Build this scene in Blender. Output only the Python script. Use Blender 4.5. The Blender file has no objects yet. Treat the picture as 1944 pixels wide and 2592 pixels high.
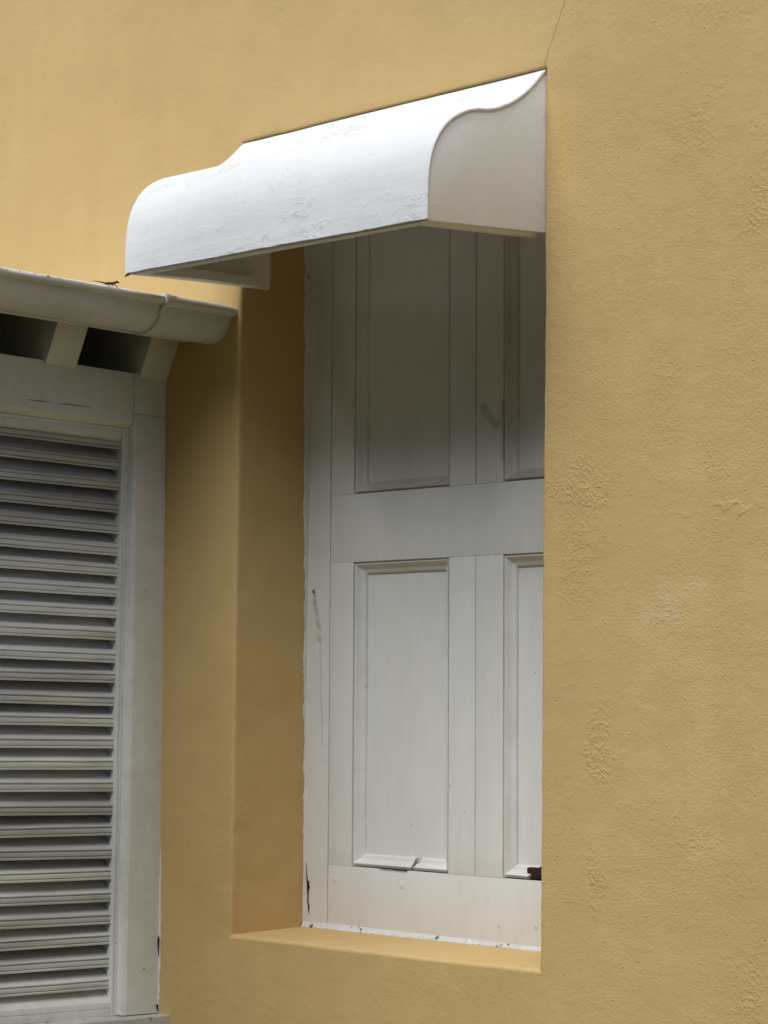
import bpy, bmesh, math, random
from mathutils import Vector, Matrix, noise
R = math.radians
sc = bpy.context.scene
rng = random.Random(7)

# ------------------------------------------------------------------ camera
cam_d = bpy.data.cameras.new('camera')
cam = bpy.data.objects.new('camera', cam_d)
sc.collection.objects.link(cam)
cam_d.sensor_fit = 'AUTO'
cam_d.sensor_width = 36.0
cam_d.lens = 36.0 * 6090.461 / 2592.0
cam_d.clip_start = 0.05
cam_d.clip_end = 800.0
r_ = Vector((0.697211, 0.716843, 0.005690))
u_ = Vector((0.051891, -0.058383, 0.996945))
b_ = Vector((0.714985, -0.694786, -0.077903))
cam.matrix_world = Matrix(((r_.x, u_.x, b_.x, 4.440677), (r_.y, u_.y, b_.y, -3.816105),
                           (r_.z, u_.z, b_.z, 0.565941), (0, 0, 0, 1)))
sc.camera = cam

# ------------------------------------------------------------------ sky, sun, exposure
SUN_EL, SUN_AZ = R(57), R(170)      # azimuth measured clockwise from +Y (north)
world = bpy.data.worlds.new('World')
sc.world = world
world.use_nodes = True
wn = world.node_tree
bg = wn.nodes['Background']
sky = wn.nodes.new('ShaderNodeTexSky')
sky.sky_type = 'NISHITA'
sky.sun_disc = False
sky.sun_elevation = SUN_EL
sky.sun_rotation = SUN_AZ
sky.air_density = 0.6
sky.dust_density = 1.2
sky.ozone_density = 1.0
wn.links.new(sky.outputs[0], bg.inputs[0])
bg.inputs[1].default_value = 0.05
sun_d = bpy.data.lights.new('sun', 'SUN')
sun_d.energy = 1.5
sun_d.angle = R(54)
sun_d.color = (0.945, 0.985, 1.0)
sun = bpy.data.objects.new('sun', sun_d)
sc.collection.objects.link(sun)
sdir = Vector((math.sin(SUN_AZ) * math.cos(SUN_EL), math.cos(SUN_AZ) * math.cos(SUN_EL), math.sin(SUN_EL)))
sun.rotation_euler = sdir.to_track_quat('Z', 'Y').to_euler()
sun.location = sdir * 20
vs = sc.view_settings
vs.view_transform = 'Standard'
vs.look = 'None'
vs.gamma = 1.0
vs.use_curve_mapping = False
vs.exposure = 1.23
sc.render.engine = 'CYCLES'
sc.cycles.max_bounces = 8
sc.cycles.diffuse_bounces = 6

# ------------------------------------------------------------------ node helpers
class NT:
    def __init__(s, name):
        s.m = bpy.data.materials.new(name)
        s.m.use_nodes = True
        s.t = s.m.node_tree
        s.b = s.t.nodes['Principled BSDF']
        tc = s.t.nodes.new('ShaderNodeTexCoord')
        s.P = tc.outputs['Object']
    def n(s, kind, **kw):
        x = s.t.nodes.new(kind)
        for k, v in kw.items():
            setattr(x, k, v)
        return x
    def put(s, sock, v):
        if isinstance(v, bpy.types.NodeSocket):
            s.t.links.new(v, sock)
        elif v is not None:
            sock.default_value = v
    def math(s, op, a, b=None, c=None, clamp=False):
        x = s.n('ShaderNodeMath', operation=op, use_clamp=clamp)
        s.put(x.inputs[0], a); s.put(x.inputs[1], b); s.put(x.inputs[2], c)
        return x.outputs[0]
    def vm(s, op, a, b=None, out=0):
        x = s.n('ShaderNodeVectorMath', operation=op)
        s.put(x.inputs[0], a)
        if op == 'SCALE':
            s.put(x.inputs[3], b)
        else:
            s.put(x.inputs[1], b)
        return x.outputs[out]
    def noise(s, scale, detail=3, rough=0.5, vec=None, stretch=None, dist=0.0, color=False):
        v = vec or s.P
        if stretch:
            v = s.vm('MULTIPLY', v, stretch)
        x = s.n('ShaderNodeTexNoise')
        s.put(x.inputs['Vector'], v)
        x.inputs['Scale'].default_value = scale
        x.inputs['Detail'].default_value = detail
        x.inputs['Roughness'].default_value = rough
        x.inputs['Distortion'].default_value = dist
        return x.outputs['Color' if color else 'Fac']
    def vor(s, scale, vec=None, rand=1.0):
        x = s.n('ShaderNodeTexVoronoi')
        s.put(x.inputs['Vector'], vec or s.P)
        x.inputs['Scale'].default_value = scale
        x.inputs['Randomness'].default_value = rand
        return x
    def ramp(s, fac, lo, hi, a=0.0, b=1.0):
        x = s.n('ShaderNodeMapRange', interpolation_type='SMOOTHSTEP')
        s.put(x.inputs[0], fac)
        x.inputs[1].default_value = lo; x.inputs[2].default_value = hi
        x.inputs[3].default_value = a; x.inputs[4].default_value = b
        return x.outputs[0]
    def mix(s, fac, a, b):
        x = s.n('ShaderNodeMix', data_type='RGBA')
        s.put(x.inputs[0], fac)
        for sock, v in ((x.inputs[6], a), (x.inputs[7], b)):
            s.put(sock, v if isinstance(v, bpy.types.NodeSocket) else (*v, 1.0))
        return x.outputs[2]
    def scale_col(s, c, f):
        return s.vm('SCALE', c, f)
    def seg(s, pts, width, wob=0.01, wscale=18, soft=2.0):
        """mask of a wandering line through (x, z) points"""
        d = s.vm('SUBTRACT', s.noise(wscale, 3, 0.6, color=True), (0.5, 0.5, 0.5))
        p = s.vm('MULTIPLY', s.vm('ADD', s.P, s.vm('SCALE', d, wob * 2)), (1, 0, 1))
        out = None
        for (ax, az), (bx, bz) in zip(pts[:-1], pts[1:]):
            a = Vector((ax, 0, az)); dv = Vector((bx, 0, bz)) - a
            q = s.vm('SUBTRACT', p, tuple(a))
            t = s.math('DIVIDE', s.vm('DOT_PRODUCT', q, tuple(dv), out=1), dv.length_squared, clamp=True)
            x = s.n('ShaderNodeVectorMath', operation='SCALE')
            x.inputs[0].default_value = dv
            s.put(x.inputs[3], t)
            dist = s.vm('LENGTH', s.vm('SUBTRACT', q, x.outputs[0]), out=1)
            out = dist if out is None else s.math('MINIMUM', out, dist)
        return s.ramp(out, width, width * soft, 1.0, 0.0)
    def blob(s, cx, cz, rx, rz, wob=0.03, wscale=14, lo=0.7, hi=1.0):
        d = s.vm('SUBTRACT', s.noise(wscale, 4, 0.6, color=True), (0.5, 0.5, 0.5))
        p = s.vm('ADD', s.P, s.vm('SCALE', d, wob * 2))
        q = s.vm('MULTIPLY', s.vm('SUBTRACT', p, (cx, 0, cz)), (1 / rx, 0, 1 / rz))
        return s.ramp(s.vm('LENGTH', q, out=1), lo, hi, 1.0, 0.0)
    def bump(s, layers):
        prev = None
        for h, d, st in layers:
            x = s.n('ShaderNodeBump')
            x.inputs['Distance'].default_value = d
            x.inputs['Strength'].default_value = st
            s.put(x.inputs['Height'], h)
            if prev is not None:
                s.put(x.inputs['Normal'], prev)
            prev = x.outputs[0]
        s.put(s.b.inputs['Normal'], prev)
    def done(s, col, rough, spec=0.3):
        s.put(s.b.inputs['Base Color'], col if isinstance(col, bpy.types.NodeSocket) else (*col, 1))
        s.put(s.b.inputs['Roughness'], rough)
        s.b.inputs['Specular IOR Level'].default_value = spec
        return s.m

def mat_stucco():
    s = NT('yellow_stucco')
    big = s.noise(1.3, 4, 0.55)
    mid = s.noise(7, 4, 0.6)
    base = s.mix(s.ramp(big, 0.35, 0.68), (0.572, 0.388, 0.162), (0.615, 0.424, 0.182))
    base = s.mix(s.ramp(s.noise(2.1, 3, 0.5, vec=s.vm('ADD', s.P, (4, 2, 9))), 0.42, 0.72, 0, 0.4), base, (0.568, 0.405, 0.178))
    streak = s.noise(6, 4, 0.6, stretch=(2.2, 1, 0.25))
    val = s.math('ADD', s.math('ADD', s.math('MULTIPLY', mid, 0.12), s.math('MULTIPLY', streak, 0.10)), 0.89)
    base = s.scale_col(base, val)
    # bare plaster chip, right of the opening
    chip = s.math('MAXIMUM', s.math('MAXIMUM', s.blob(1.313, 0.735, 0.062, 0.030, 0.05, 16, 0.5, 1.1), s.blob(1.328, 0.770, 0.030, 0.040, 0.04, 22, 0.5, 1.1)), s.seg([(1.345, 0.775), (1.385, 0.797), (1.42, 0.80)], 0.0028, 0.012, 20, 3))
    chip = s.math('MULTIPLY', s.math('MULTIPLY', chip, s.ramp(s.noise(30, 4, 0.6), 0.30, 0.55, 0.35, 1.0)), 0.62)
    base = s.mix(chip, base, (0.61, 0.455, 0.265))
    crack = s.math('MAXIMUM', s.seg([(1.006, 1.94), (1.020, 1.972), (1.036, 2.005), (1.066, 2.075), (1.10, 2.2)], 0.0008, 0.006, 30, 2.4),
                   s.math('MULTIPLY', s.seg([(0.455, 2.085), (0.531, 2.03), (0.523, 1.945)], 0.0004, 0.012, 16, 2.4), 0.28))
    base = s.mix(s.math('MULTIPLY', crack, 0.45), base, (0.20, 0.13, 0.055))
    # tiny dark specks
    v = s.vor(24)
    gate = s.ramp(s.n_sep(v.outputs['Color']), 0.86, 0.88)
    speck = s.math('MULTIPLY', s.ramp(v.outputs['Distance'], 0.03, 0.06, 1, 0), gate)
    base = s.mix(s.math('MULTIPLY', speck, 0.6), base, (0.16, 0.10, 0.045))
    # rough repaired areas
    rn = s.noise(3.2, 4, 0.6, vec=s.vm('ADD', s.P, (1.7, 0, 3.1)))
    right = s.ramp(s.n_axis('X'), 1.05, 1.7)
    rough = s.math('MULTIPLY', s.ramp(rn, 0.50, 0.66), right)
    for b in (s.math('MULTIPLY', s.blob(1.10, 0.90, 0.10, 0.24, 0.09, 8, 0.1, 1.0), 0.75), s.blob(1.15, 0.47, 0.055, 0.13, 0.05, 11, 0.3, 1.0),
              s.blob(1.14, 0.19, 0.04, 0.11, 0.06, 14, 0.3, 1.0), s.blob(1.10, 1.02, 0.16, 0.06, 0.08, 9, 0.3, 1.0), chip):
        rough = s.math('MAXIMUM', rough, b)
    lumps = s.math('MULTIPLY', s.ramp(s.noise(115, 3, 0.58, dist=0.3), 0.38, 0.68), rough)
    ridge = s.math('MULTIPLY', s.ramp(s.noise(11, 3, 0.5), 0.45, 0.62), s.seg([(1.35, 0.967), (1.395, 0.958), (1.44, 0.966), (1.482, 0.950), (1.56, 0.955)], 0.0015, 0.05, 12, 5))
    v2 = s.vor(46, vec=s.vm('ADD', s.P, (3, 1, 2)))
    g2 = s.ramp(s.n_sep(v2.outputs['Color']), 0.50, 0.56)
    pim = s.math('MULTIPLY', s.ramp(v2.outputs['Distance'], 0.02, 0.13, 1, 0), g2)
    side = s.ramp(s.n_axis('X'), 0.2, 1.2, 0.35, 1.0)
    grain = s.math('MULTIPLY', s.noise(210, 3, 0.6), side)
    trowel = s.noise(22, 4, 0.6, stretch=(1.0, 1, 1.5), dist=0.6)
    peel = s.vor(165, vec=s.vm('ADD', s.P, s.vm('SCALE', s.noise(60, 2, 0.5, color=True), 0.012)))
    peelh = s.math('MULTIPLY', s.ramp(peel.outputs['Distance'], 0.0, 0.75, 1, 0), side)
    soft = s.noise(4.5, 3, 0.5, stretch=(1, 1, 1.2))
    s.bump([(soft, 0.007, 0.6), (s.noise(11, 4, 0.6, dist=0.8, stretch=(1, 1, 0.8)), 0.0025, 0.5), (trowel, 0.0022, 0.45), (s.noise(55, 3, 0.55), 0.0009, 0.5), (s.math('MULTIPLY', peelh, s.ramp(s.noise(2.4, 3, 0.5), 0.35, 0.65, 0.35, 1.0)), 0.0008, 0.5), (grain, 0.0008, 0.6), (lumps, 0.0021, 0.6),
            (s.math('MAXIMUM', s.math('MULTIPLY', pim, side), s.math('MULTIPLY', ridge, 0.7)), 0.0020, 0.65), (s.math('SUBTRACT', 1.0, crack), 0.0010, 0.7)])
    return s.done(base, 0.86, 0.2)

def _sep(s, c):
    x = s.n('ShaderNodeSeparateColor'); s.put(x.inputs[0], c); return x.outputs[0]
def _axis(s, a):
    x = s.n('ShaderNodeSeparateXYZ'); s.put(x.inputs[0], s.P); return x.outputs['XYZ'.index(a)]
NT.n_sep = _sep
NT.n_axis = _axis

def mat_paint(name, col=(0.76, 0.755, 0.73), dirt=0.12, dirtcol=(0.40, 0.37, 0.30), flake=0.0, grain=None, chips=0.0, rough=0.55, extra=None, seed=0.0, dstretch=None):
    s = NT(name)
    P = s.vm('ADD', s.P, (seed, seed * .7, seed * 1.3))
    PD = s.vm('MULTIPLY', P, dstretch) if dstretch else P
    base = s.mix(s.ramp(s.noise(3.5, 4, 0.6, vec=PD), 0.36, 0.72, 0, dirt * 2.0), col, dirtcol)
    base = s.mix(s.ramp(s.noise(30, 4, 0.65, vec=PD), 0.45, 0.80, 0, dirt * 1.4), base, dirtcol)
    g = s.noise(28, 3, 0.6, vec=P, stretch=grain or (1, 1, 1))
    base = s.scale_col(base, s.math('ADD', s.math('MULTIPLY', g, 0.08), 0.96))
    v = s.vor(20, vec=P)
    speck = s.math('MULTIPLY', s.ramp(v.outputs['Distance'], 0.025, 0.05, 1, 0), s.ramp(s.n_sep(v.outputs['Color']), 0.80, 0.82))
    base = s.mix(s.math('MULTIPLY', speck, 0.7), base, (0.13, 0.10, 0.075))
    layers = [(s.noise(9, 3, 0.5, vec=P), 0.003, 0.35), (s.noise(150, 3, 0.6, vec=P, stretch=grain or (1, 1, 1)), 0.0006, 0.5)]
    if flake:
        f = s.noise(34, 5, 0.68, vec=P, stretch=(0.6, 1, 1.3), dist=0.5)
        gate = s.ramp(s.noise(4.5, 3, 0.55, vec=P, stretch=(0.6, 1, 1.8)), 0.50, 0.66)
        fl = s.math('MULTIPLY', s.ramp(f, 0.53, 0.56), gate)
        layers.append((fl, 0.0011 * flake, 0.8))
        layers.append((s.math('MULTIPLY', s.noise(130, 4, 0.7, vec=P), s.math('ADD', s.math('MULTIPLY', gate, 0.8), 0.25)), 0.0010 * flake, 0.7))
        layers.append((s.noise(12, 4, 0.6, vec=P, stretch=(0.25, 1, 2.2)), 0.0018 * flake, 0.5))
    if chips:
        c = s.noise(34, 5, 0.66, vec=P, dist=0.5)
        cm = s.ramp(c, 0.735 - 0.09 * chips, 0.75 - 0.09 * chips)
        base = s.mix(cm, base, (0.085, 0.055, 0.040))
        layers.append((s.math('SUBTRACT', 1.0, cm), 0.0012, 0.8))
    if extra:
        base = extra(s, base)
    s.bump(layers)
    return s.done(base, rough, 0.35)

def jamb_extra(s, base):
    st = s.seg([(0.0227, 0.8347), (0.029, 0.80), (0.040, 0.755), (0.047, 0.715)], 0.0035, 0.006, 30, 3)
    st2 = s.seg([(0.047, 0.715), (0.052, 0.60), (0.058, 0.45)], 0.0008, 0.006, 40, 4)
    top = s.blob(0.0235, 0.833, 0.005, 0.006, 0.004, 60)
    base = s.mix(s.math('MULTIPLY', s.math('MULTIPLY', st, s.ramp(s.noise(60, 4, 0.7), 0.35, 0.6)), 0.6), base, (0.36, 0.24, 0.17))
    base = s.mix(s.math('MULTIPLY', st2, 0.35), base, (0.30, 0.24, 0.17))
    return s.mix(s.math('MULTIPLY', top, 0.9), base, (0.07, 0.03, 0.02))
def door_extra(s, base):
    st = s.seg([(0.605, 1.245), (0.622, 1.225), (0.645, 1.205)], 0.006, 0.012, 25, 3)
    st2 = s.seg([(0.668, 1.25), (0.668, 1.13)], 0.005, 0.01, 25, 3)
    base = s.mix(s.math('MULTIPLY', s.math('MAXIMUM', st, st2), 0.35), base, (0.30, 0.22, 0.15))
    return base

M = {}
M['stucco'] = mat_stucco()
M['door'] = mat_paint('white_door_paint', (0.76, 0.75, 0.725), 0.09, (0.50, 0.45, 0.36), grain=(3, 1, 0.3), dstretch=(1.6, 1, 0.5), extra=door_extra)
M['mould'] = mat_paint('white_moulding_paint', (0.75, 0.74, 0.71), 0.13, (0.42, 0.36, 0.28), chips=0.0, seed=2.2)
M['ledge'] = mat_paint('dusty_moulding_paint', (0.60, 0.56, 0.49), 0.30, (0.24, 0.19, 0.14), seed=2.9, dstretch=(0.5, 1, 1.5))
M['jamb'] = mat_paint('white_jamb_paint', (0.74, 0.735, 0.71), 0.10, (0.45, 0.42, 0.34), grain=(3, 1, 0.3), chips=0.15, extra=jamb_extra, seed=0.0)
M['thresh'] = mat_paint('peeling_threshold_paint', (0.72, 0.715, 0.70), 0.2, chips=1.4, flake=0.6, seed=5.1)
M['hood'] = mat_paint('white_hood_paint', (0.785, 0.785, 0.775), 0.10, (0.58, 0.57, 0.53), flake=1.35, grain=(2.5, 1, 0.5), rough=0.5, seed=1.0, dstretch=(0.5, 1, 1.6))
M['cheek'] = mat_paint('white_cheek_paint', (0.86, 0.855, 0.84), 0.06, (0.5, 0.46, 0.38), flake=0.25, seed=3.0)
M['annex'] = mat_paint('aged_white_paint', (0.80, 0.79, 0.73), 0.16, (0.36, 0.36, 0.28), grain=(3, 1, 0.35), chips=0.15, seed=4.0)
M['annex_sill'] = mat_paint('cracked_sill_paint', (0.62, 0.61, 0.56), 0.25, (0.25, 0.23, 0.18), chips=1.2, flake=0.8, seed=4.4)
M['slat'] = mat_paint('grimy_slat_paint', (0.775, 0.78, 0.735), 0.34, (0.28, 0.27, 0.245), grain=(1, 0.15, 3), chips=0.05, seed=6.0, dstretch=(2.0, 0.18, 2.0))
M['gutter'] = mat_paint('grey_white_gutter_paint', (0.74, 0.74, 0.68), 0.14, (0.36, 0.36, 0.28), chips=0.35, rough=0.5, seed=7.7)
M['roof'] = mat_paint('pale_roof_paint', (0.82, 0.81, 0.79), 0.08, (0.3, 0.28, 0.24), seed=8.8)
def plain(name, col, rough=0.9, sc_=40, amp=0.5, bd=0.001):
    s = NT(name)
    n1 = s.noise(sc_, 5, 0.65)
    base = s.scale_col(s.mix(0.0, col, col), s.math('ADD', s.math('MULTIPLY', n1, amp * 2), 1 - amp))
    s.bump([(n1, bd, 0.8)])
    return s.done(base, rough, 0.2)
M['rot'] = plain('rotten_bare_wood', (0.040, 0.020, 0.014), 0.95, 130, 0.8, 0.002)
M['caulk'] = mat_paint('white_caulk', (0.72, 0.72, 0.69), 0.1, chips=0.6, flake=0.8, seed=9.5)
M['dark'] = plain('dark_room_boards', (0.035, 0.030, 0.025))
M['ground'] = plain('courtyard_ground', (0.142, 0.124, 0.056), 0.95, 6, 0.3, 0.01)
M['lizard'] = plain('lizard_skin', (0.105, 0.045, 0.022), 0.6, 300, 0.5, 0.0004)
M['plinth'] = M['annex']

# ------------------------------------------------------------------ mesh helpers
def link(name, me, mat, parent=None, bevel=0.0, smooth=True, ang=35):
    o = bpy.data.objects.new(name, me)
    sc.collection.objects.link(o)
    if mat:
        me.materials.append(mat)
    if parent:
        o.parent = parent
        chain, off = parent, Vector()
        while chain:
            off += chain.location
            chain = chain.parent
        o.location = -off          # vertices are written in world metres
    if smooth:
        me.polygons.foreach_set('use_smooth', [True] * len(me.polygons))
        me.set_sharp_from_angle(angle=R(ang))
    return o
def mesh(name, verts, faces):
    me = bpy.data.meshes.new(name)
    me.from_pydata([tuple(v) for v in verts], [], faces)
    bm = bmesh.new(); bm.from_mesh(me)
    bmesh.ops.remove_doubles(bm, verts=bm.verts, dist=1e-6)
    bmesh.ops.recalc_face_normals(bm, faces=bm.faces)
    bm.to_mesh(me); bm.free()
    return me
def thing(name, label, cat, loc, group=None):
    o = bpy.data.objects.new(name, None)
    sc.collection.objects.link(o)
    o.location = loc
    o.empty_display_size = 0.1
    o['label'] = label; o['category'] = cat
    if group: o['group'] = group
    return o
IDENT = lambda p: Vector(p)
AO = Vector((-0.28, 0, 0))
AM = Matrix.Rotation(R(-0.25), 3, 'Z') @ Matrix.Rotation(R(-1.0), 3, 'X')
def L(p):                       # annex frame (x out of its wall, y towards the yellow wall, z up) to world; the old lean-to leans a little
    x, y, z = p
    return AO + AM @ Vector((x, y - 0.0093 * (z - 0.5), z))

def nz(p, s, seed):
    return noise.noise(Vector(p) * s + Vector((seed, seed * 1.7, seed * 0.3)))
def prism(name, prof, axis, a, b, mat, parent, T=IDENT, bev=0.002, wob=0.0008, step=0.05, closed=True, seed=None, smooth=True):
    """extrude a closed 2D profile along axis ('x','y','z') from a to b; the other two coordinates come from the profile in order.
    Ends are capped, edges softened, and the surface is a little uneven."""
    seed = rng.random() * 100 if seed is None else seed
    n = len(prof)
    def pt(u, v, t):
        return {'x': (t, u, v), 'y': (u, t, v), 'z': (u, v, t)}[axis]
    k = 1
    bm = bmesh.new()
    rows = []
    for t in (a, b):
        rows.append([bm.verts.new(pt(u, v, t)) for u, v in prof])
    for i in range(n):
        j = (i + 1) % n
        bm.faces.new((rows[0][i], rows[0][j], rows[1][j], rows[1][i]))
    bm.faces.new(rows[0]); bm.faces.new(rows[1])
    bmesh.ops.recalc_face_normals(bm, faces=bm.faces)
    if bev:
        es = [e for e in bm.edges if len(e.link_faces) == 2 and e.calc_face_angle(0) > R(25)]
        bmesh.ops.bevel(bm, geom=es, offset=bev, segments=2, profile=0.6, affect='EDGES', clamp_overlap=True)
    if wob:
        L_ = abs(b - a)
        cuts = max(0, int(L_ / step) - 1)
        ai = 'xyz'.index(axis)
        if cuts:
            es = [e for e in bm.edges if abs(e.verts[0].co[ai] - e.verts[1].co[ai]) > L_ * 0.6]
            bmesh.ops.subdivide_edges(bm, edges=es, cuts=min(cuts, 60), use_grid_fill=True)
        for v in bm.verts:
            p = v.co.copy()
            for i in range(3):
                if i != ai:
                    v.co[i] += wob * (nz(p, 4.0, seed + i * 9) + 0.6 * nz(p, 17.0, seed + i * 5))
    for v in bm.verts:
        v.co = T(v.co)
    me = bpy.data.meshes.new(name)
    bm.to_mesh(me); bm.free()
    return link(name, me, mat, parent, smooth=smooth)
def box(name, lo, hi, mat, parent, T=IDENT, bev=0.002, wob=0.0008, step=0.05, axis=None):
    d = [hi[i] - lo[i] for i in range(3)]
    ai = d.index(max(d)) if axis is None else 'xyz'.index(axis)
    o = [i for i in range(3) if i != ai]
    prof = [(lo[o[0]], lo[o[1]]), (hi[o[0]], lo[o[1]]), (hi[o[0]], hi[o[1]]), (lo[o[0]], hi[o[1]])]
    return prism(name, prof, 'xyz'[ai], lo[ai], hi[ai], mat, parent, T, bev, wob, step)
def patch(name, outline, origin, ux, uy, un, thick, mat, parent):
    """small irregular flake standing 'thick' proud of a surface"""
    n = len(outline)
    V = [origin + ux * a + uy * b for a, b in outline] + [origin + ux * a * .92 + uy * b * .92 + un * thick for a, b in outline]
    F = [tuple(range(n, 2 * n)), tuple(reversed(range(n)))] + [(i, (i + 1) % n, n + (i + 1) % n, n + i) for i in range(n)]
    return link(name, mesh(name, V, F), mat, parent, smooth=False)
def ragged(name, fn_a, fn_b, fn_n, t0, t1, n, mat, parent, jag, scale=60, seed=0, thick=0.002):
    """thin strip of old paint/caulk between a straight edge fn_a(t) and a torn edge fn_b(t)"""
    V, F = [], []
    for i in range(n + 1):
        t = t0 + (t1 - t0) * i / n
        a, b = fn_a(t), fn_b(t)
        d = (b - a)
        w = d.length
        j = jag * (nz((t, 0, 0), scale, seed) + 0.7 * nz((t, 0, 0), scale * 3.3, seed + 4) + 0.8 * nz((t, 0, 0), scale * .3, seed + 8))
        b2 = a + d.normalized() * max(0.0008, w + j)
        m = fn_n * thick
        V += [a, a + m, a + (b2 - a) * 0.75 + m, b2 + m * .35, b2 - fn_n * 0.002]
    for i in range(n):
        for k in range(4):
            p = i * 5 + k
            F.append((p, p + 1, p + 6, p + 5))
    return link(name, mesh(name, V, F), mat, parent, ang=50)

# ================================================================== THE YELLOW WALL
H = 1.9325                      # opening height
RAD = 0.008
wall = thing('yellow_wall', 'ochre yellow stuccoed masonry wall with a deep recessed opening', 'wall', (0.5, 0, -1.05))
def lean(p):
    x, y, z = p
    x += 0.0088 * (max(-1.0, min(z, 3.0)) - 0.97)
    bend = 0.055 * max(0.0, x - 1.03) if x < 1.13 else 0.055 * 0.10 + 0.055 * (x - 1.13)
    if 1.0 < x < 1.13:
        bend = 0.055 * (x - 1.0) ** 2 / 0.26
    elif x >= 1.13:
        bend = 0.055 * (0.065 + (x - 1.13))
    else:
        bend = 0.0
    w = 0.0016 * nz((x, y, z), 2.6, 1) + 0.0010 * nz((x, y, z), 9, 2) + 0.0004 * nz((x, y, z), 27, 3)
    wx = 0.0016 * nz((x, y, z), 7, 11) + 0.0016 * nz((x, y, z), 24, 12) + 0.0009 * nz((x, y, z), 60, 15)
    wz = 0.0016 * nz((x, y, z), 7, 21) + 0.0006 * nz((x, y, z), 30, 22)
    return Vector((x + wx, y + w + bend, z + wz))
def axis_pts(lo, a, b, hi, fine, coarse_l, coarse_h, dense_lo, dense_hi):
    def run(p, q, st):
        n = max(1, round((q - p) / st))
        return [p + (q - p) * i / n for i in range(n)]
    return run(lo, dense_lo, coarse_l) + run(dense_lo, a, fine) + run(a, b, fine) + run(b, dense_hi, fine) + run(dense_hi, hi, coarse_h) + [hi]
xs = axis_pts(-4.0, -RAD, 1 + RAD, 4.5, 0.018, 0.25, 0.25, -1.2, 1.8)
zs = axis_pts(-1.06, -RAD, H + RAD, 4.2, 0.018, 0.12, 0.2, -0.36, 2.7)
ia, ib = min(range(len(xs)), key=lambda i: abs(xs[i] + RAD)), min(range(len(xs)), key=lambda i: abs(xs[i] - 1 - RAD))
ja, jb = min(range(len(zs)), key=lambda i: abs(zs[i] + RAD)), min(range(len(zs)), key=lambda i: abs(zs[i] - H - RAD))
V, idx, F = [], {}, []
for i, x in enumerate(xs):
    for j, z in enumerate(zs):
        if ia < i < ib and ja < j < jb: continue
        idx[i, j] = len(V); V.append(lean((x, 0, z)))
for i in range(len(xs) - 1):
    for j in range(len(zs) - 1):
        if ia <= i < ib and ja <= j < jb: continue
        F.append((idx[i, j], idx[i + 1, j], idx[i + 1, j + 1], idx[i, j + 1]))
loop = [(i, ja) for i in range(ia, ib)] + [(ib, j) for j in range(ja, jb)] + [(i, jb) for i in range(ib, ia, -1)] + [(ia, j) for j in range(jb, ja, -1)]
prof = [(RAD * math.sin(t), RAD * (1 - math.cos(t))) for t in (R(22), R(45), R(68), R(90))] + [(RAD, d) for d in (0.02, 0.035, 0.05, 0.07, 0.09, 0.11, 0.13, 0.15, 0.17, 0.19, 0.21, 0.23, 0.25, 0.30)]
cx, cz = 0.5, H / 2
def inset(i, j, a, y):
    x, z = xs[i], zs[j]
    if i == ia: x += a
    if i == ib: x -= a
    if j == ja: z += a + 0.028 * y * (1 if y < .4 else 0)     # the sill rises a touch inwards
    if j == jb: z -= a
    return (x, y, z)
rings = [[idx[q] for q in loop]]
sillV, sillF, smap = [], [], {}
def sv(p):
    k = tuple(round(c, 6) for c in p)
    if k not in smap:
        smap[k] = len(sillV); sillV.append(p)
    return smap[k]
for a, y in prof:
    row = []
    for q in loop:
        row.append(len(V)); V.append(lean(inset(*q, a, y)))
    rings.append(row)
n = len(loop)
for r0, r1 in zip(rings[:-1], rings[1:]):
    for k in range(n):
        k2 = (k + 1) % n
        f = (r0[k], r0[k2], r1[k2], r1[k])
        if loop[k][1] == ja and loop[k2][1] == ja:
            sillF.append(tuple(sv(V[i]) for i in f))
        else:
            F.append(f)
wall_o = link('wall_face', mesh('wall_face', V, F), M['stucco'], wall, ang=60)
link('window_sill', mesh('window_sill', sillV, sillF), M['stucco'], wall, ang=60)
# solid body behind the face, so that the wall has thickness and the room behind is dark
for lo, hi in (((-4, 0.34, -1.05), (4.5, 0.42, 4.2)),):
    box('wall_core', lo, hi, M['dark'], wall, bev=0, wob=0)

# ================================================================== GROUND
gm = mesh('ground', [(-250, -250, -1.05), (250, -250, -1.05), (250, 250, -1.05), (-250, 250, -1.05)], [(0, 1, 2, 3)])
g = link('ground', gm, M['ground'], None, smooth=False)
g['kind'] = 'structure'; g['label'] = 'bare courtyard ground in front of the walls'

# ================================================================== LIGHT-BLOCKING HEDGE, added unseen behind the camera to cut the low sky
M['leaf'] = plain('sky_block_leaves', (0.060, 0.085, 0.030), 0.8, 9, 0.5, 0.03)
V, F = [], []
def sky_block_run(ax, ay, bx, by, top):
    n = 60
    d = Vector((bx - ax, by - ay, 0)); nn = Vector((-d.y, d.x, 0)).normalized()
    rows_ = [(-0.7, -1.05), (-0.8, 0.3), (-0.8, top * .5), (-0.75, top * .85), (-0.4, top), (0.4, top), (0.75, top * .85), (0.8, 0.3), (0.7, -1.05)]
    base = len(V)
    for i in range(n + 1):
        for o_, z in rows_:
            p = Vector((ax, ay, 0)) + d * i / n + nn * o_; p.z = z
            w = 0.0 if z < -1 else 0.28
            V.append(p + Vector((w * nz(p, .9, 1) + .15 * nz(p, 3, 2), w * nz(p, .9, 3) + .15 * nz(p, 3, 4), w * nz(p, .7, 5))))
    m_ = len(rows_)
    for i in range(n):
        for k in range(m_ - 1):
            p = base + i * m_ + k
            F.append((p, p + 1, p + m_ + 1, p + m_))
sky_block_run(-16, -7.8, 14, -7.8, 5.2)
sky_block_run(13.2, -7.8, 13.2, 6, 1.2)
hg = link('sky_block_hedge', mesh('sky_block_hedge', V, F), M['leaf'], None, ang=60)
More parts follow.
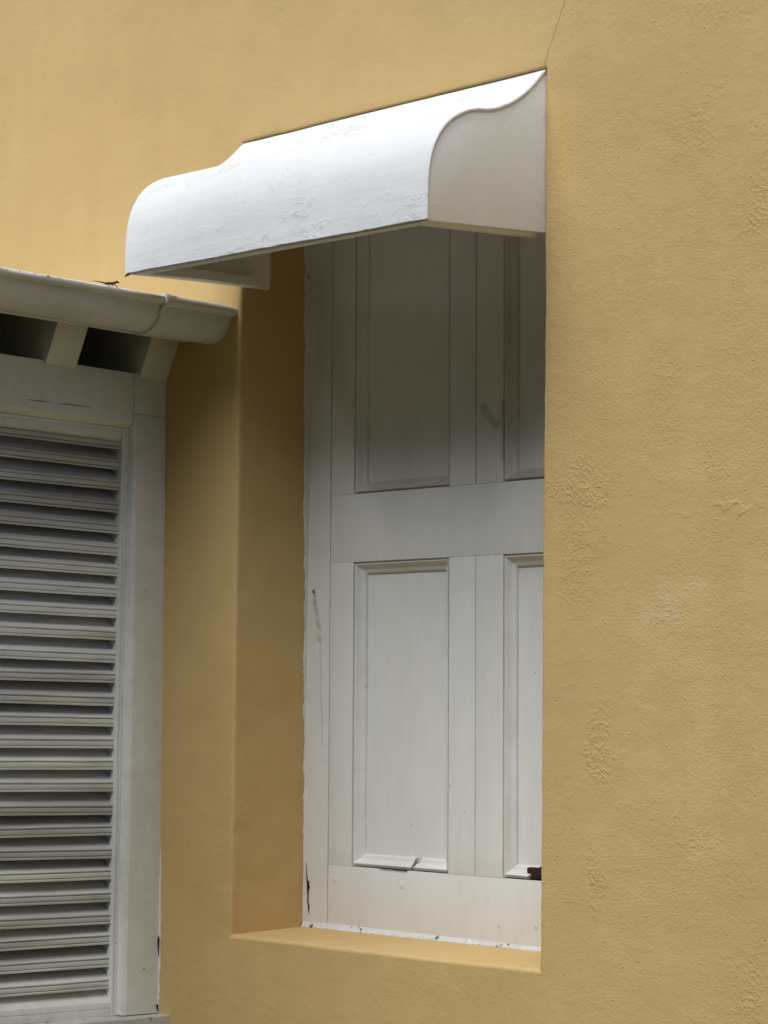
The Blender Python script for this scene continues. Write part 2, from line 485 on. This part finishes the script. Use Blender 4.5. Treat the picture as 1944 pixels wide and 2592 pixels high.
hg['kind'] = 'stuff'; hg['label'] = 'tall unseen hedge enclosing the courtyard'

# ================================================================== WINDOW FRAME
YD = 0.235
LX = lambda x, z: x + 0.0088 * (z - 0.97)
frame = thing('window_frame', 'white painted timber frame round the panelled shutter, split and peeling at its foot', 'window frame', (0.5, YD, 0))
box('jamb', (-0.03, YD - 0.001, 0.010), (0.0810, YD + 0.07, 1.95), M['jamb'], frame, wob=0.0012)
box('jamb', (1.0770, YD - 0.001, 0.010), (1.12, YD + 0.07, 1.95), M['jamb'], frame, wob=0.0012)
box('head', (0.0815, YD, 1.893), (1.0765, YD + 0.07, 1.95), M['jamb'], frame)
# threshold fillet, chipped along its front edge
def th(x, t): return Vector((x, 0, 0))
V, F = [], []
N = 220
for i in range(N + 1):
    x = -0.004 + 1.02 * i / N
    j = 0.004 * nz((x, 0, 0), 40, 3) + 0.003 * nz((x, 0, 0), 130, 5) + 0.003 * nz((x, 0, 0), 9, 7)
    y0 = 0.2265 + j
    zb = 0.028 * y0 - 0.001
    top = 0.0245 - 0.0075 * x
    for (y, z) in ((y0, zb - .004), (y0 + 0.0005, zb + 0.0035), (y0 + 0.004, zb + 0.0055), (0.2338, top - 0.003), (0.2375, top - 0.0005), (0.26, top)):
        V.append((x, y, z))
for i in range(N):
    for k in range(5):
        p = i * 6 + k
        F.append((p, p + 1, p + 7, p + 6))
link('threshold', mesh('threshold', V, F), M['thresh'], frame, ang=50)
# paint lapped from the jamb on to the reveal, torn along its edge
def rev(y, z): return Vector((LX(0.0, z) + 0.0006, y, z))
ragged('paint_edge', lambda z: rev(0.2415, z), lambda z: rev(0.2375 - 0.0170 * z, z), Vector((1, 0, 0)), 0.004, 1.80, 420, M['caulk'], frame, 0.0042, 34, 2, 0.0022)
# split in the jamb's foot
sp = [(0.0052, .167), (0.0075, .150), (0.0068, .138), (0.0100, .127), (0.0125, .118), (0.0175, .121), (0.0160, .112), (0.0195, .104), (0.0155, .096), (0.0145, .083), (0.0138, .066), (0.0185, .058), (0.0170, .048), (0.0165, .036), (0.0135, .045), (0.0128, .058), (0.0095, .068), (0.0105, .082), (0.0090, .098), (0.0085, .108), (0.0070, .122), (0.0050, .138), (0.0058, .152)]
patch('split', [(a - 0.012, b - 0.1) for a, b in sp], Vector((0.012, YD - 0.0022, 0.1)), Vector((1, 0, 0)), Vector((0, 0, 1)), Vector((0, -1, 0)), 0.0008, M['rot'], frame)

# ================================================================== PANELLED SHUTTER
shut = thing('panelled_shutter', 'closed white panelled timber shutter set deep in the yellow wall', 'shutter', (0.5, YD, 0.02))
X0, X1, XC = 0.0838, 1.0742, 0.5788
TY = YD + 0.045
PX = [(0.1655, 0.4934), (0.6655, 0.9925)]
PZ = [(0.1655, 0.9020), (1.0700, 1.8400)]
Mp = M['door']
sb = 0.0005
box('stile', (X0, YD, 0.1626), (PX[0][0], TY, 0.9024), Mp, shut, bev=sb, wob=0.0003)
box('stile', (X0, YD, 1.0696), (PX[0][0], TY, 1.890), Mp, shut, bev=sb, wob=0.0003)
box('stile', (PX[1][1], YD, 0.1626), (X1, TY, 0.9024), Mp, shut, bev=sb, wob=0.0003)
box('stile', (PX[1][1], YD, 1.0696), (X1, TY, 1.890), Mp, shut, bev=sb, wob=0.0003)
for z0, z1, g_ in ((0.163, 0.9020, 0.0009), (1.0700, 1.890, 0.0016)):
    box('muntin', (PX[0][1], YD, z0), (XC - g_, TY, z1), Mp, shut, bev=sb, wob=0.0003)
    box('muntin', (XC + g_, YD + 0.0006, z0), (PX[1][0], TY, z1), Mp, shut, bev=sb, wob=0.0003)
box('middle_rail', (X0, YD + 0.0003, 0.9026), (X1, TY, 1.0694), Mp, shut, bev=sb, wob=0.0003)
box('bottom_rail', (X0, YD - 0.0006, 0.016), (X1, TY, 0.1624), Mp, shut, bev=sb, wob=0.0003)
box('top_rail', (PX[0][0], YD, 1.840), (PX[0][1], TY, 1.890), Mp, shut, bev=sb, wob=0.0003)
box('top_rail', (PX[1][0], YD, 1.840), (PX[1][1], TY, 1.890), Mp, shut, bev=sb, wob=0.0003)
W = 0.030
MP = [(-0.001, 0.0095), (0.0038, 0.0095), (0.0045, 0.0012), (0.0062, 0.0006), (0.0090, 0.0030), (0.0125, 0.0085), (0.0165, 0.0130), (0.0205, 0.0150), (0.0240, 0.0160), (0.0268, 0.0185), (0.0278, 0.0212), (0.0282, 0.0262), (0.0300, 0.0264), (0.0300, 0.034), (-0.001, 0.034)]
def moulding(x0, x1, z0, z1, side, cut=None, parent=None, mat=None, seed=0):
    """one mitred length of panel moulding; cut=(t0,t1) keeps a part of it, with torn ends"""
    V, F = [], []
    n = 26
    def P(a, d, t):
        y = YD + d
        if side == 'left':   return (x0 + a, y, (z0 + a) + (z1 - z0 - 2 * a) * t)
        if side == 'right':  return (x1 - a, y, (z0 + a) + (z1 - z0 - 2 * a) * t)
        if side == 'bottom': return ((x0 + a) + (x1 - x0 - 2 * a) * t, y, z0 + a)
        return ((x0 + a) + (x1 - x0 - 2 * a) * t, y, z1 - a)
    t0, t1 = cut or (0, 1)
    m = len(MP)
    for i in range(n + 1):
        for q, (a, d) in enumerate(MP):
            ta, tb = t0, t1
            if cut and t0 > 0: ta = t0 + 0.030 * nz((a * 40, q * .5, 0), 3, seed) + a * 2.2 - 0.03
            if cut and t1 < 1: tb = t1 + 0.030 * nz((a * 40, q * .5, 0), 3, seed + .7) + (a * 2.2 - 0.03 if t0 < .1 and t1 > .5 else a * .6 - .01)
            t = ta + (tb - ta) * i / n
            p = Vector(P(a, d, t))
            w = 0.0006
            p += Vector((w * nz(p, 14, seed + 1), w * nz(p, 14, seed + 2), w * nz(p, 14, seed + 3)))
            V.append(p)
    for i in range(n):
        for q in range(m):
            q2 = (q + 1) % m
            F.append((i * m + q, i * m + q2, (i + 1) * m + q2, (i + 1) * m + q))
    F.append(tuple(range(m))); F.append(tuple(range(n * m, n * m + m)))
    o = link('moulding', mesh('moulding', V, F), mat or M['mould'], parent, ang=28)
    return o
for a, (x0, x1) in enumerate(PX):
    for b, (z0, z1) in enumerate(PZ):
        p = box('panel', (x0 + 0.012, YD + 0.0242, z0 + 0.012), (x1 - 0.012, YD + 0.040, z1 - 0.012), Mp, shut, bev=0, wob=0.0005)
        for side in ('left', 'right', 'top', 'bottom'):
            if side == 'bottom' and b == 0:
                continue
            moulding(x0, x1, z0, z1, side, None, p, M['ledge'] if side == 'bottom' else None, rng.random() * 50)
        if b == 0:
            if a == 0:
                c = moulding(x0, x1, z0, z1, 'bottom', (0, 0.632), p, None, 3.3)
                c['label'] = 'cracked length of bottom moulding'
                c = moulding(x0, x1, z0, z1, 'bottom', (0.674, 1), p, None, 3.3)
                c['label'] = 'warped end of bottom moulding'
            else:
                c = moulding(x0, x1, z0, z1, 'bottom', (0, 0.245), p, None, 8.1)
                c['label'] = 'broken off stub of bottom moulding'
        box('rebate', (x0 - 0.004, YD + 0.0300, z0 - 0.004), (x1 + 0.004, YD + 0.0395, z0 + 0.036), M['rot'], shut, bev=0, wob=0)
# bare rotten wood where mouldings are missing
box('bare_wood', (0.735, YD + 0.0065, 0.1662), (0.985, YD + 0.032, 0.190), M['rot'], shut, bev=0.003, wob=0.003, step=0.01)
box('bare_wood', (0.368, YD + 0.0150, 0.1662), (0.410, YD + 0.032, 0.180), M['rot'], shut, bev=0.003, wob=0.003, step=0.01)
patch('split', [(-0.050, -0.0008), (-0.030, -0.0016), (-0.008, -0.0012), (0.012, -0.0020), (0.034, -0.0016), (0.046, -0.0024), (0.050, 0.0010), (0.040, 0.0008), (0.020, 0.0010), (0.0, 0.0004), (-0.022, 0.0006), (-0.044, 0.0002)], Vector((0.312, YD - 0.0026, 0.1640)), Vector((1, 0, 0.0)), Vector((0, 0, 1)), Vector((0, -1, 0)), 0.0008, M['rot'], shut)
# plugged nail heads on the bottom rail, two of them rusted
for x, z, rusty in ((0.109, 0.128, 0), (0.340, 0.128, 0), (0.655, 0.055, 1), (0.770, 0.060, 1)):
    bm = bmesh.new()
    bmesh.ops.create_uvsphere(bm, u_segments=14, v_segments=8, radius=0.0072 if not rusty else 0.0052)
    for v in bm.verts:
        v.co = Vector((x + v.co.x, YD - 0.0006 + v.co.y * 0.22, z + v.co.z * 1.15))
    me = bpy.data.meshes.new('nail_head'); bm.to_mesh(me); bm.free()
    link('nail_head', me, M['thresh'] if rusty else Mp, shut)

# ================================================================== WINDOW HOOD
SX = 0.0083
hood = thing('window_hood', 'white painted wooden hood with an S-curved top over the panelled shutter', 'window hood', (0.5, 0, 1.57))
raw = [(-0.0005, 1.9290), (-0.0110, 1.9205), (-0.0208, 1.9097), (-0.0340, 1.8960), (-0.0482, 1.8827), (-0.0655, 1.8685), (-0.0844, 1.8561), (-0.1020, 1.8448), (-0.1202, 1.8353), (-0.1410, 1.8265), (-0.1645, 1.8170), (-0.1850, 1.8140), (-0.1950, 1.8138), (-0.2170, 1.8100), (-0.2350, 1.8060), (-0.2516, 1.8000), (-0.2815, 1.7850), (-0.2975, 1.7740), (-0.3112, 1.7607), (-0.3225, 1.7485), (-0.3321, 1.7343), (-0.3415, 1.7185), (-0.3487, 1.7016), (-0.3535, 1.6862), (-0.3568, 1.6704), (-0.3592, 1.6555), (-0.3608, 1.6400), (-0.3618, 1.6180), (-0.3622, 1.5981), (-0.3622, 1.5750), (-0.3620, 1.5560)]
def smooth_curve(p, it=3):
    p = [Vector(q) for q in p]
    for _ in range(it):
        p = [p[0]] + [(p[i - 1] + p[i] * 2 + p[i + 1]) / 4 for i in range(1, len(p) - 1)] + [p[-1]]
    return p
prof = smooth_curve(raw, 1)
fine = []
for a, b in zip(prof[:-1], prof[1:]):
    fine += [a, (a + b) / 2]
fine.append(prof[-1])
fine = smooth_curve(fine, 1)
inner = []
for i, p in enumerate(fine):
    t = (fine[min(i + 1, len(fine) - 1)] - fine[max(i - 1, 0)]).normalized()
    nrm = Vector((t.y, -t.x))
    if nrm.x < 0 and i > 30: nrm = -nrm
    if i <= 30 and nrm.y > 0: nrm = -nrm
    inner.append(p + nrm * 0.006)
def hood_x(x): return x + SX
V, F = [], []
NX = 60
for i in range(NX + 1):
    x = 0.0015 + 0.997 * i / NX
    sag = 0.0012 * nz((x, 0, 0), 3, 4)
    for k, p in enumerate(fine):
        q = Vector((x, p.x, p.y))
        d = 0.0011 * nz(q, 5, 1) + 0.0006 * nz(q, 18, 2)
        edge = 0.0
        if k == len(fine) - 1: edge = 0.0016 * nz((x, 0, 0), 30, 8) + 0.001 * nz((x, 0, 0), 90, 9)
        V.append((hood_x(x), p.x + d * (0 if k == 0 else 1), p.y + d * 0.6 + sag + edge + 0.010 * (0.5 - x) * (1 if k > 35 else k / 35)))
    for k, p in enumerate(inner):
        V.append((hood_x(x), p.x, p.y + sag + 0.010 * (0.5 - x) * (1 if k > 35 else k / 35)))
m = len(fine)
row = 2 * m
for i in range(NX):
    a, b = i * row, (i + 1) * row
    for k in range(m - 1):
        F.append((a + k, a + k + 1, b + k + 1, b + k))
        F.append((a + m + k, b + m + k, b + m + k + 1, a + m + k + 1))
    F.append((a + m - 1, a + 2 * m - 1, b + 2 * m - 1, b + m - 1))
    F.append((a, b, b + m, a + m))
for a in (0, NX * row):
    for k in range(m - 1):
        F.append((a + k, a + m + k, a + m + k + 1, a + k + 1))
link('hood_sheet', mesh('hood_sheet', V, F), M['hood'], hood, ang=40)
# curved side cheeks, running on into the opening
def cheek(x0, x1, drop, label=None):
    pts = [(p.x + 0.0035, p.y - 0.0035 + drop) for p in inner[2:-1]] if False else None
    out = []
    for k, p in enumerate(fine):
        if k % 2 == 0:
            out.append((p.x + 0.0045 if k > 30 else p.x + 0.001, p.y - 0.0045 + drop * (1 if k > 35 else k / 35)))
    out = [(y, min(z, 1.925)) for y, z in out]
    outline = [(0.074, 1.918)] + out + [(-0.3575, 1.5535 + drop), (-0.18, 1.5635 + drop * .6), (0.0, 1.573), (0.074, 1.5745)]
    return prism('cheek', outline, 'x', hood_x(x0), hood_x(x1), M['cheek'], hood, bev=0.0012, wob=0.0, step=1)
cheek(0.003, 0.022, 0.005)
cheek(0.978, 0.9972, -0.005)
# raised bead following the right cheek's curved edge
V, F = [], []
for k, p in enumerate(fine):
    t = (fine[min(k + 1, m - 1)] - fine[max(k - 1, 0)]).normalized()
    dn = inner[k] - p
    dn = dn.normalized()
    pz = Vector((p.x, p.y - 0.005 * (1 if k > 35 else k / 35)))
    w = 0.0052 + 0.0006 * nz((k * .1, 0, 0), 6, 2)
    for s_, o_ in ((0.0, 0.0003), (0.0024, 0.0010), (0.0029, 0.45 * w), (0.0020, w), (-0.003, w)):
        q = pz + dn * o_
        V.append((hood_x(0.9972 + s_), q.x, q.y))
for k in range(m - 1):
    for j in range(4):
        p = k * 5 + j
        F.append((p, p + 1, p + 6, p + 5))
link('edge_bead', mesh('edge_bead', V, F), M['hood'], hood, ang=50)
# battens under the rim
def slope_batten(x0, x1, d):
    V = []
    prof_b = []
    for y, z in ((-0.355, 1.5535), (-0.18, 1.5635), (0.012, 1.5720)):
        prof_b.append((y, z + d * (1 if y < -.1 else .2)))
    outline = [(y, z - 0.0035) for y, z in prof_b] + [(y, z + 0.019) for y, z in reversed(prof_b)]
    return prism('batten', outline, 'x', hood_x(x0), hood_x(x1), M['cheek'], hood, bev=0.0015, wob=0, step=1)
slope_batten(0.0225, 0.052, 0.005)
slope_batten(0.952, 0.9775, -0.005)
prism('batten', [(-0.3545, 1.5515), (-0.330, 1.5515), (-0.330, 1.575), (-0.3545, 1.575)], 'x', hood_x(0.024), hood_x(0.976), M['cheek'], hood,
      T=lambda p: Vector((p.x, p.y, p.z + 0.010 * (0.5 - p.x))), bev=0.002, wob=0.001)
patch('bare_corner', [(-0.009, -0.003), (-0.004, -0.006), (0.004, -0.0055), (0.012, -0.003), (0.008, 0.0015), (-0.002, 0.003), (-0.009, 0.002)], Vector((hood_x(0.012), -0.3605, 1.5575)),
      Vector((1, 0, 0)), Vector((0, 0.6, 0.8)).normalized(), Vector((0, -0.8, -0.6)).normalized(), 0.004, M['rot'], hood)

# ================================================================== THE WHITE LEAN-TO
annex = thing('lean_to', 'white timber lean-to with open rafter ends built against the yellow wall', 'lean-to', (-0.28, -0.9, -1.05))
YL = -2.0
A_ = M['annex']
def bl(name, lo, hi, mat=A_, **kw):
    return box(name, lo, hi, mat, annex, T=L, **kw)
# post beside the wall with a chamfered inner edge
prism('post', [(0.0, 0.012), (0.0, -0.103), (-0.005, -0.1135), (-0.019, -0.1165), (-0.095, -0.1165), (-0.095, 0.012)], 'z', -0.2105, 1.2738, A_, annex, T=L, bev=0.0015, wob=0.0012)
prism('post', [(0.0, -1.135), (0.0, -1.03), (-0.005, -1.021), (-0.019, -1.018), (-0.095, -1.018), (-0.095, -1.135)], 'z', -0.2105, 1.2738, A_, annex, T=L, bev=0.0015, wob=0.0012)
# eaves beam
prism('eaves_beam', [(-0.0025, 1.3765), (-0.0025, 1.2535), (-0.006, 1.2485), (-0.0205, 1.2385), (-0.095, 1.2385), (-0.095, 1.3765)], 'y', YL, -0.1162, A_, annex, T=L, bev=0.0015, wob=0.0012)
prism('eaves_beam', [(0.001, 1.3765), (0.001, 1.2748), (-0.095, 1.2748), (-0.095, 1.3765)], 'y', -0.1164, 0.010, A_, annex, T=L, bev=0.0012, wob=0.0010)
box('sill', (-0.10, YL, -0.262), (0.047, 0.0115, -0.2125), M['annex_sill'], annex, T=L, bev=0.004, wob=0.0022, step=0.02)
for k in range(6):
    z1 = -0.263 - k * 0.135
    bl('wall_board', (-0.09, YL, max(z1 - 0.133, -1.05)), (-0.012, 0.010, z1))
bl('wall_board', (-0.095, YL, -0.212), (-0.03, -1.1355, 1.238))
# enclosing walls of the little room, and its floor
bl('end_wall', (-1.9, YL - 0.08, -1.05), (-0.0, YL - 0.002, 1.48), M['annex'], wob=0)
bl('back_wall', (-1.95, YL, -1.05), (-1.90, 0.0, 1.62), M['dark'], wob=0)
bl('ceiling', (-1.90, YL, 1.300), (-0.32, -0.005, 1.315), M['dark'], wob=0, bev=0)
# rafters with splayed ends, and the roof over them
for k in range(7):
    y1 = -0.0125 - 0.289 * k
    y0 = y1 - 0.092
    if k == 0: y0, y1 = -0.104, -0.0165
    sl = 0.125
    outline = [(0.0045, 1.3675), (0.060, 1.480), (-1.2, 1.480 + 1.26 * sl), (-1.2, 1.372 + 1.2 * sl), (-0.09, 1.378)]
    prism('rafter', outline, 'y', y0, y1, A_, annex, T=L, bev=0.002, wob=0.001, step=0.03)
def roof_prof():
    return [(0.205, 1.478), (0.205, 1.490), (-1.95, 1.490 + 2.155 * 0.125), (-1.95, 1.478 + 2.155 * 0.125), (0.05, 1.4815)]
prism('roof_deck', [(0.155, 1.4815), (0.155, 1.494), (-1.95, 1.494 + 2.105 * 0.125), (-1.95, 1.4815 + 2.105 * 0.125), (0.06, 1.4835)], 'y', YL - 0.1, 0.012, M['roof'], annex, T=L, bev=0, wob=0)
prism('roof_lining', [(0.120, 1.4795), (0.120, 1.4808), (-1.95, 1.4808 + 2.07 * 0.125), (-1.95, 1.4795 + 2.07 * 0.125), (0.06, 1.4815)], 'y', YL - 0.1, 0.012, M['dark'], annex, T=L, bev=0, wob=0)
bl('fascia', (0.083, YL - .1, 1.4560), (0.103, -0.026, 1.4805), wob=0.0008)
# caulk between post and stucco
cn = (AM @ Vector((1, -0.4, 0))).normalized()
ragged('paint_edge', lambda z: L((-0.004, -0.006, z)), lambda z: L((0.0025, -0.0030, z)) + Vector((0.003, 0, 0)), cn, -0.20, 1.30, 420, M['caulk'], annex, 0.0040, 30, 6, 0.002)
for z0, hgt, w in ((-0.045, 0.050, 0.0028), (-0.196, 0.018, 0.0035)):
    o = L((0.0012, -0.0075, z0))
    out = []
    for k in range(14):
        a = 2 * math.pi * k / 14
        out.append((w * (0.55 + 0.3 * rng.random()) * math.cos(a) + 0.0012 * math.sin(a * 2), hgt * 0.5 * (0.6 + 0.5 * rng.random()) * math.sin(a)))
    patch('split', out, o, (AM @ Vector((0, 1, 0))), Vector((0, 0, 1)), AM @ Vector((1, 0, 0)), 0.0025, M['rot'], annex)

# drying cracks along the eaves beam
for ya, yb, zc, th_ in ((-0.442, -0.365, 1.2748, 0.0009), (-0.345, -0.246, 1.2755, 0.0014), (-0.60, -0.55, 1.281, 0.0006)):
    top_, bot_ = [], []
    for k in range(13):
        t = k / 12
        yy = ya + (yb - ya) * t
        zz = 0.0012 * nz((yy, 0, 0), 40, 3)
        hw = 0.6 * th_ * math.sin(math.pi * min(1, t * 1.02)) * (0.5 + 0.6 * abs(nz((yy, 1, 0), 60, 5))) + 0.0002
        top_.append((yy - ya, zz + hw)); bot_.append((yy - ya, zz - hw))
    patch('split', bot_ + top_[::-1], L((-0.0020, ya, zc)), AM @ Vector((0, 1, 0)), Vector((0, 0, 1)), AM @ Vector((1, 0, 0)), 0.0007, M['rot'], annex)
# ================================================================== LOUVRED SHUTTER
lou = thing('louvred_shutter', 'grimy white fixed louvre shutter with many narrow slats in the lean-to', 'shutter', tuple(L((-0.03, -0.57, -0.2))))
S_ = M['slat']
YR, YLf = -0.1360, -1.000
prism('stile', [(-0.0205, -0.1172), (-0.0205, -0.1235), (-0.0235, -0.1248), (-0.0205, -0.1262), (-0.0195, -0.131), (-0.0205, -0.1350), (-0.026, YR), (-0.085, YR), (-0.085, -0.1172)], 'z', -0.2115, 1.2378, A_, lou, T=L, bev=0.0006, wob=0.0006)
prism('stile', [(-0.0205, -1.0175), (-0.0205, -1.004), (-0.026, YLf), (-0.085, YLf), (-0.085, -1.0175)], 'z', -0.2115, 1.2378, A_, lou, T=L, bev=0.0006, wob=0.0006)
prism('top_rail', [(-0.0206, 1.2376), (-0.0206, 1.2300), (-0.0225, 1.2290), (-0.0206, 1.2280), (-0.0206, 1.2125), (-0.027, 1.2075), (-0.085, 1.2075), (-0.085, 1.2376)], 'y', YLf, YR - 0.0003, A_, lou, T=L, bev=0.0005, wob=0.0006)
prism('bottom_rail', [(-0.0206, -0.2118), (-0.0206, -0.1935), (-0.0225, -0.1925), (-0.0206, -0.1912), (-0.0225, -0.178), (-0.034, -0.166), (-0.085, -0.112), (-0.085, -0.2118)], 'y', YLf, YR - 0.0003, A_, lou, T=L, bev=0.0005, wob=0.0006)
SP = [(0.0005, 0.0000), (0.0010, 0.0040), (-0.0005, 0.0052), (-0.0042, 0.0056), (-0.0042, 0.0070), (-0.0004, 0.0074), (0.0, 0.0088), (0.0, 0.0165), (-0.0004, 0.0176), (-0.0044, 0.0180), (-0.0044, 0.0196), (-0.0006, 0.0200), (0.0004, 0.0222), (-0.0008, 0.0248), (-0.0050, 0.0262), (-0.0500, 0.0640), (-0.0560, 0.0560), (-0.0100, 0.0095), (-0.0050, 0.0004)]
for k in range(26):
    z0 = 1.1866 - k * 0.05333 + 0.0013 * rng.uniform(-1, 1)
    ca = rng.uniform(-0.05, 0.05)
    dz = rng.uniform(-0.0022, 0.0022)
    xo = -0.0290 + rng.uniform(-0.0008, 0.0008)
    pr = [(xo + a * math.cos(ca) - b * math.sin(ca), z0 + a * math.sin(ca) + b * math.cos(ca)) for a, b in SP]
    prism('slat', pr, 'y', YLf + 0.001, YR - 0.0004, S_, lou,
          T=lambda p, dz=dz: L((p.x, p.y, p.z + dz * (p.y + 0.57) / 0.43)), bev=0.0, wob=0.0007, step=0.04)

# ================================================================== GUTTER
GX, GY, GZ = -0.045, 0.036, 0.0105
def LG(p): return L((p[0] + GX, p[1] + GY, p[2] + GZ))
gut = thing('gutter', 'grey-white half-round roof gutter with a jointed end section under the hood', 'gutter', tuple(L((0.23, -1.0, 1.44))))
GP = [(0.163, 1.512), (0.164, 1.480), (0.170, 1.462), (0.181, 1.448), (0.197, 1.4395), (0.215, 1.4362), (0.233, 1.4368), (0.250, 1.4405), (0.265, 1.4478), (0.2775, 1.4585), (0.2865, 1.4715), (0.2918, 1.4850), (0.2935, 1.4955)]
LP = [(0.2945, 1.4958), (0.306, 1.4955), (0.3135, 1.4972), (0.3178, 1.5030), (0.3168, 1.5095), (0.3110, 1.5130), (0.3030, 1.5135), (0.2950, 1.5120), (0.2925, 1.5060)]
def gutter_run(name, y0, y1, grow, cap, seed):
    full = GP + LP
    outer, inn = [], []
    cxg, czg = 0.23, 1.50
    for i, p in enumerate(full):
        a = Vector(full[max(i - 1, 0)]); b = Vector(full[min(i + 1, len(full) - 1)])
        t = (b - a).normalized(); nn = Vector((t.y, -t.x))
        q = Vector(p)
        outer.append((q, nn)); inn.append((q - nn * 0.0022, nn))
    V, F = [], []
    ny = max(8, int((y1 - y0) / 0.03))
    k = len(full)
    for i in range(ny + 1):
        y = y0 + (y1 - y0) * i / ny
        fl = grow * (1 + 1.5 * math.exp(-(y - y0) / 0.016)) if grow else 0.0
        for q, nn in [(q + nn * fl, nn) for q, nn in outer] + inn:
            p = Vector((q.x, y, q.y))
            w = 0.0012
            V.append(LG((p.x + w * nz(p, 6, seed), y, p.z + w * nz(p, 5, seed + 3) + 0.0006 * nz(p, 20, seed + 5))))
    for i in range(ny):
        a, b = i * 2 * k, (i + 1) * 2 * k
        for j in range(k - 1):
            F.append((a + j, a + j + 1, b + j + 1, b + j))
            F.append((a + k + j, b + k + j, b + k + j + 1, a + k + j + 1))
        F.append((a, b, b + k, a + k))
        F.append((a + k - 1, a + 2 * k - 1, b + 2 * k - 1, b + k - 1))
    for a in (0, ny * 2 * k):
        for j in range(k - 1):
            F.append((a + j, a + k + j, a + k + j + 1, a + j + 1))
    o = link(name, mesh(name, V, F), M['gutter'], gut, ang=50)
    return o
gutter_run('trough', YL - 0.1, -0.225, 0.0, False, 1)
end_sec = gutter_run('end_section', -0.272, -0.050, 0.0034, True, 1)
cap = [(a, b) for a, b in GP] + [(0.2925, 1.506)]
c_in = [(0.229 + (a - 0.229) * 1.045, 1.50 + (b - 1.50) * 1.05) for a, b in cap]
prism('end_cap', c_in, 'y', -0.0505, -0.0455, M['gutter'], end_sec, T=LG, bev=0.001, wob=0, step=1)
box('strap', (0.02, -0.62, 1.4955), (0.30, -0.595, 1.4985), M['gutter'], gut, T=LG, bev=0.0005, wob=0)
# rust showing through the chipped rim
gx_ = AM @ Vector((0, 1, 0)); gz_ = (AM @ Vector((-0.55, 0, 0.83))).normalized(); gn_ = (AM @ Vector((0.83, 0, 0.55))).normalized()
for yc, ln, hh in ((-0.694, 0.004, 0.0016), (-0.653, 0.005, 0.0022), (-0.616, 0.010, 0.0030), (-0.585, 0.005, 0.0016), (-0.745, 0.004, 0.0018), (-0.36, 0.003, 0.0012)):
    out = [(0.7 * ln * (0.6 + 0.5 * rng.random()) * math.cos(2 * math.pi * k / 11), 0.65 * hh * (0.5 + 0.7 * rng.random()) * math.sin(2 * math.pi * k / 11)) for k in range(11)]
    patch('rust_chip', out, L((0.3166, yc, 1.5085 + 0.0006)) + gn_ * 0.0006, gx_, gz_, gn_, 0.0006, M['rot'], gut)
# collar lip where the end section laps over the trough
prism('collar', [(0.2935, 1.4925), (0.3205, 1.4935), (0.3235, 1.503), (0.3220, 1.5140), (0.3130, 1.5185), (0.300, 1.5185), (0.2900, 1.514)], 'y', -0.276, -0.246, M['gutter'], end_sec, T=LG, bev=0.0015, wob=0.0008, step=.01)

# ================================================================== LIZARD
def lizard():
    root = thing('lizard', 'small brown lizard with raised head on the gutter rim', 'lizard', tuple(LG((0.309, -0.43, 1.5135))))
    bm_v, bm_e, rad = [], [], []
    def chain(pts, start=None):
        prev = start
        for p, r in pts:
            bm_v.append(LG(p)); rad.append(r)
            if prev is not None: bm_e.append((prev, len(bm_v) - 1))
            prev = len(bm_v) - 1
        return prev
    zt = 1.5135
    X = 0.309
    # spine from pelvis forward
    bm_v.append(LG((X, -0.4455, zt + 0.0052))); rad.append(0.0027)
    pel = 0
    s1 = chain([((X, -0.4385, zt + 0.0060), 0.0031), ((X + .0005, -0.4300, zt + 0.0068), 0.0030)], pel)
    sh = chain([((X + .001, -0.4245, zt + 0.0085), 0.0026)], s1)
    hd = chain([((X + .001, -0.4210, zt + 0.0112), 0.0022), ((X + .001, -0.4175, zt + 0.0124), 0.0028), ((X + .001, -0.4140, zt + 0.0118), 0.0022), ((X + .001, -0.4105, zt + 0.0107), 0.0011)], sh)
    chain([((X - .001, -0.4520, zt + 0.0050), 0.0017), ((X - .002, -0.4620, zt + 0.0062), 0.0012), ((X - .003, -0.4740, zt + 0.0066), 0.0008), ((X - .004, -0.4830, zt + 0.0062), 0.0005)], pel)
    for s_ in (-1, 1):
        e = chain([((X + s_ * .0040, -0.4420, zt + 0.0046), 0.0011), ((X + s_ * .0055, -0.4470, zt + 0.0018), 0.0009), ((X + s_ * .0062, -0.4450, zt + 0.0002 - (0.0022 if s_ > 0 else 0)), 0.0007)], pel)
        chain([((X + s_ * .0068, -0.4420, zt - 0.0002 - (0.0022 if s_ > 0 else 0)), 0.0005)], e)
        e = chain([((X + s_ * .0040, -0.4265, zt + 0.0056), 0.0010), ((X + s_ * .0056, -0.4235, zt + 0.0022), 0.0008), ((X + s_ * .0064, -0.4200, zt + 0.0002 - (0.0022 if s_ > 0 else 0)), 0.0007)], sh)
        chain([((X + s_ * .0066, -0.4172, zt - 0.0004 - (0.0022 if s_ > 0 else 0)), 0.0005)], e)
    me = bpy.data.meshes.new('body')
    me.from_pydata([tuple(v) for v in bm_v], bm_e, [])
    o = link('body', me, M['lizard'], root, smooth=False)
    sk = o.modifiers.new('skin', 'SKIN')
    sk.use_smooth_shade = True
    for i, v in enumerate(me.skin_vertices[0].data):
        v.radius = (rad[i] * 1.2, rad[i] * 1.2)
        v.use_root = (i == 0)
    ss = o.modifiers.new('sub', 'SUBSURF'); ss.levels = 2; ss.render_levels = 2
    for s_ in (-1, 1):
        bm = bmesh.new()
        bmesh.ops.create_uvsphere(bm, u_segments=10, v_segments=8, radius=0.0007)
        c = LG((X + .001 + s_ * 0.0021, -0.4150, zt + 0.0131))
        for v in bm.verts: v.co += c
        me = bpy.data.meshes.new('eye'); bm.to_mesh(me); bm.free()
        link('eye', me, M['rot'], root)
lizard()
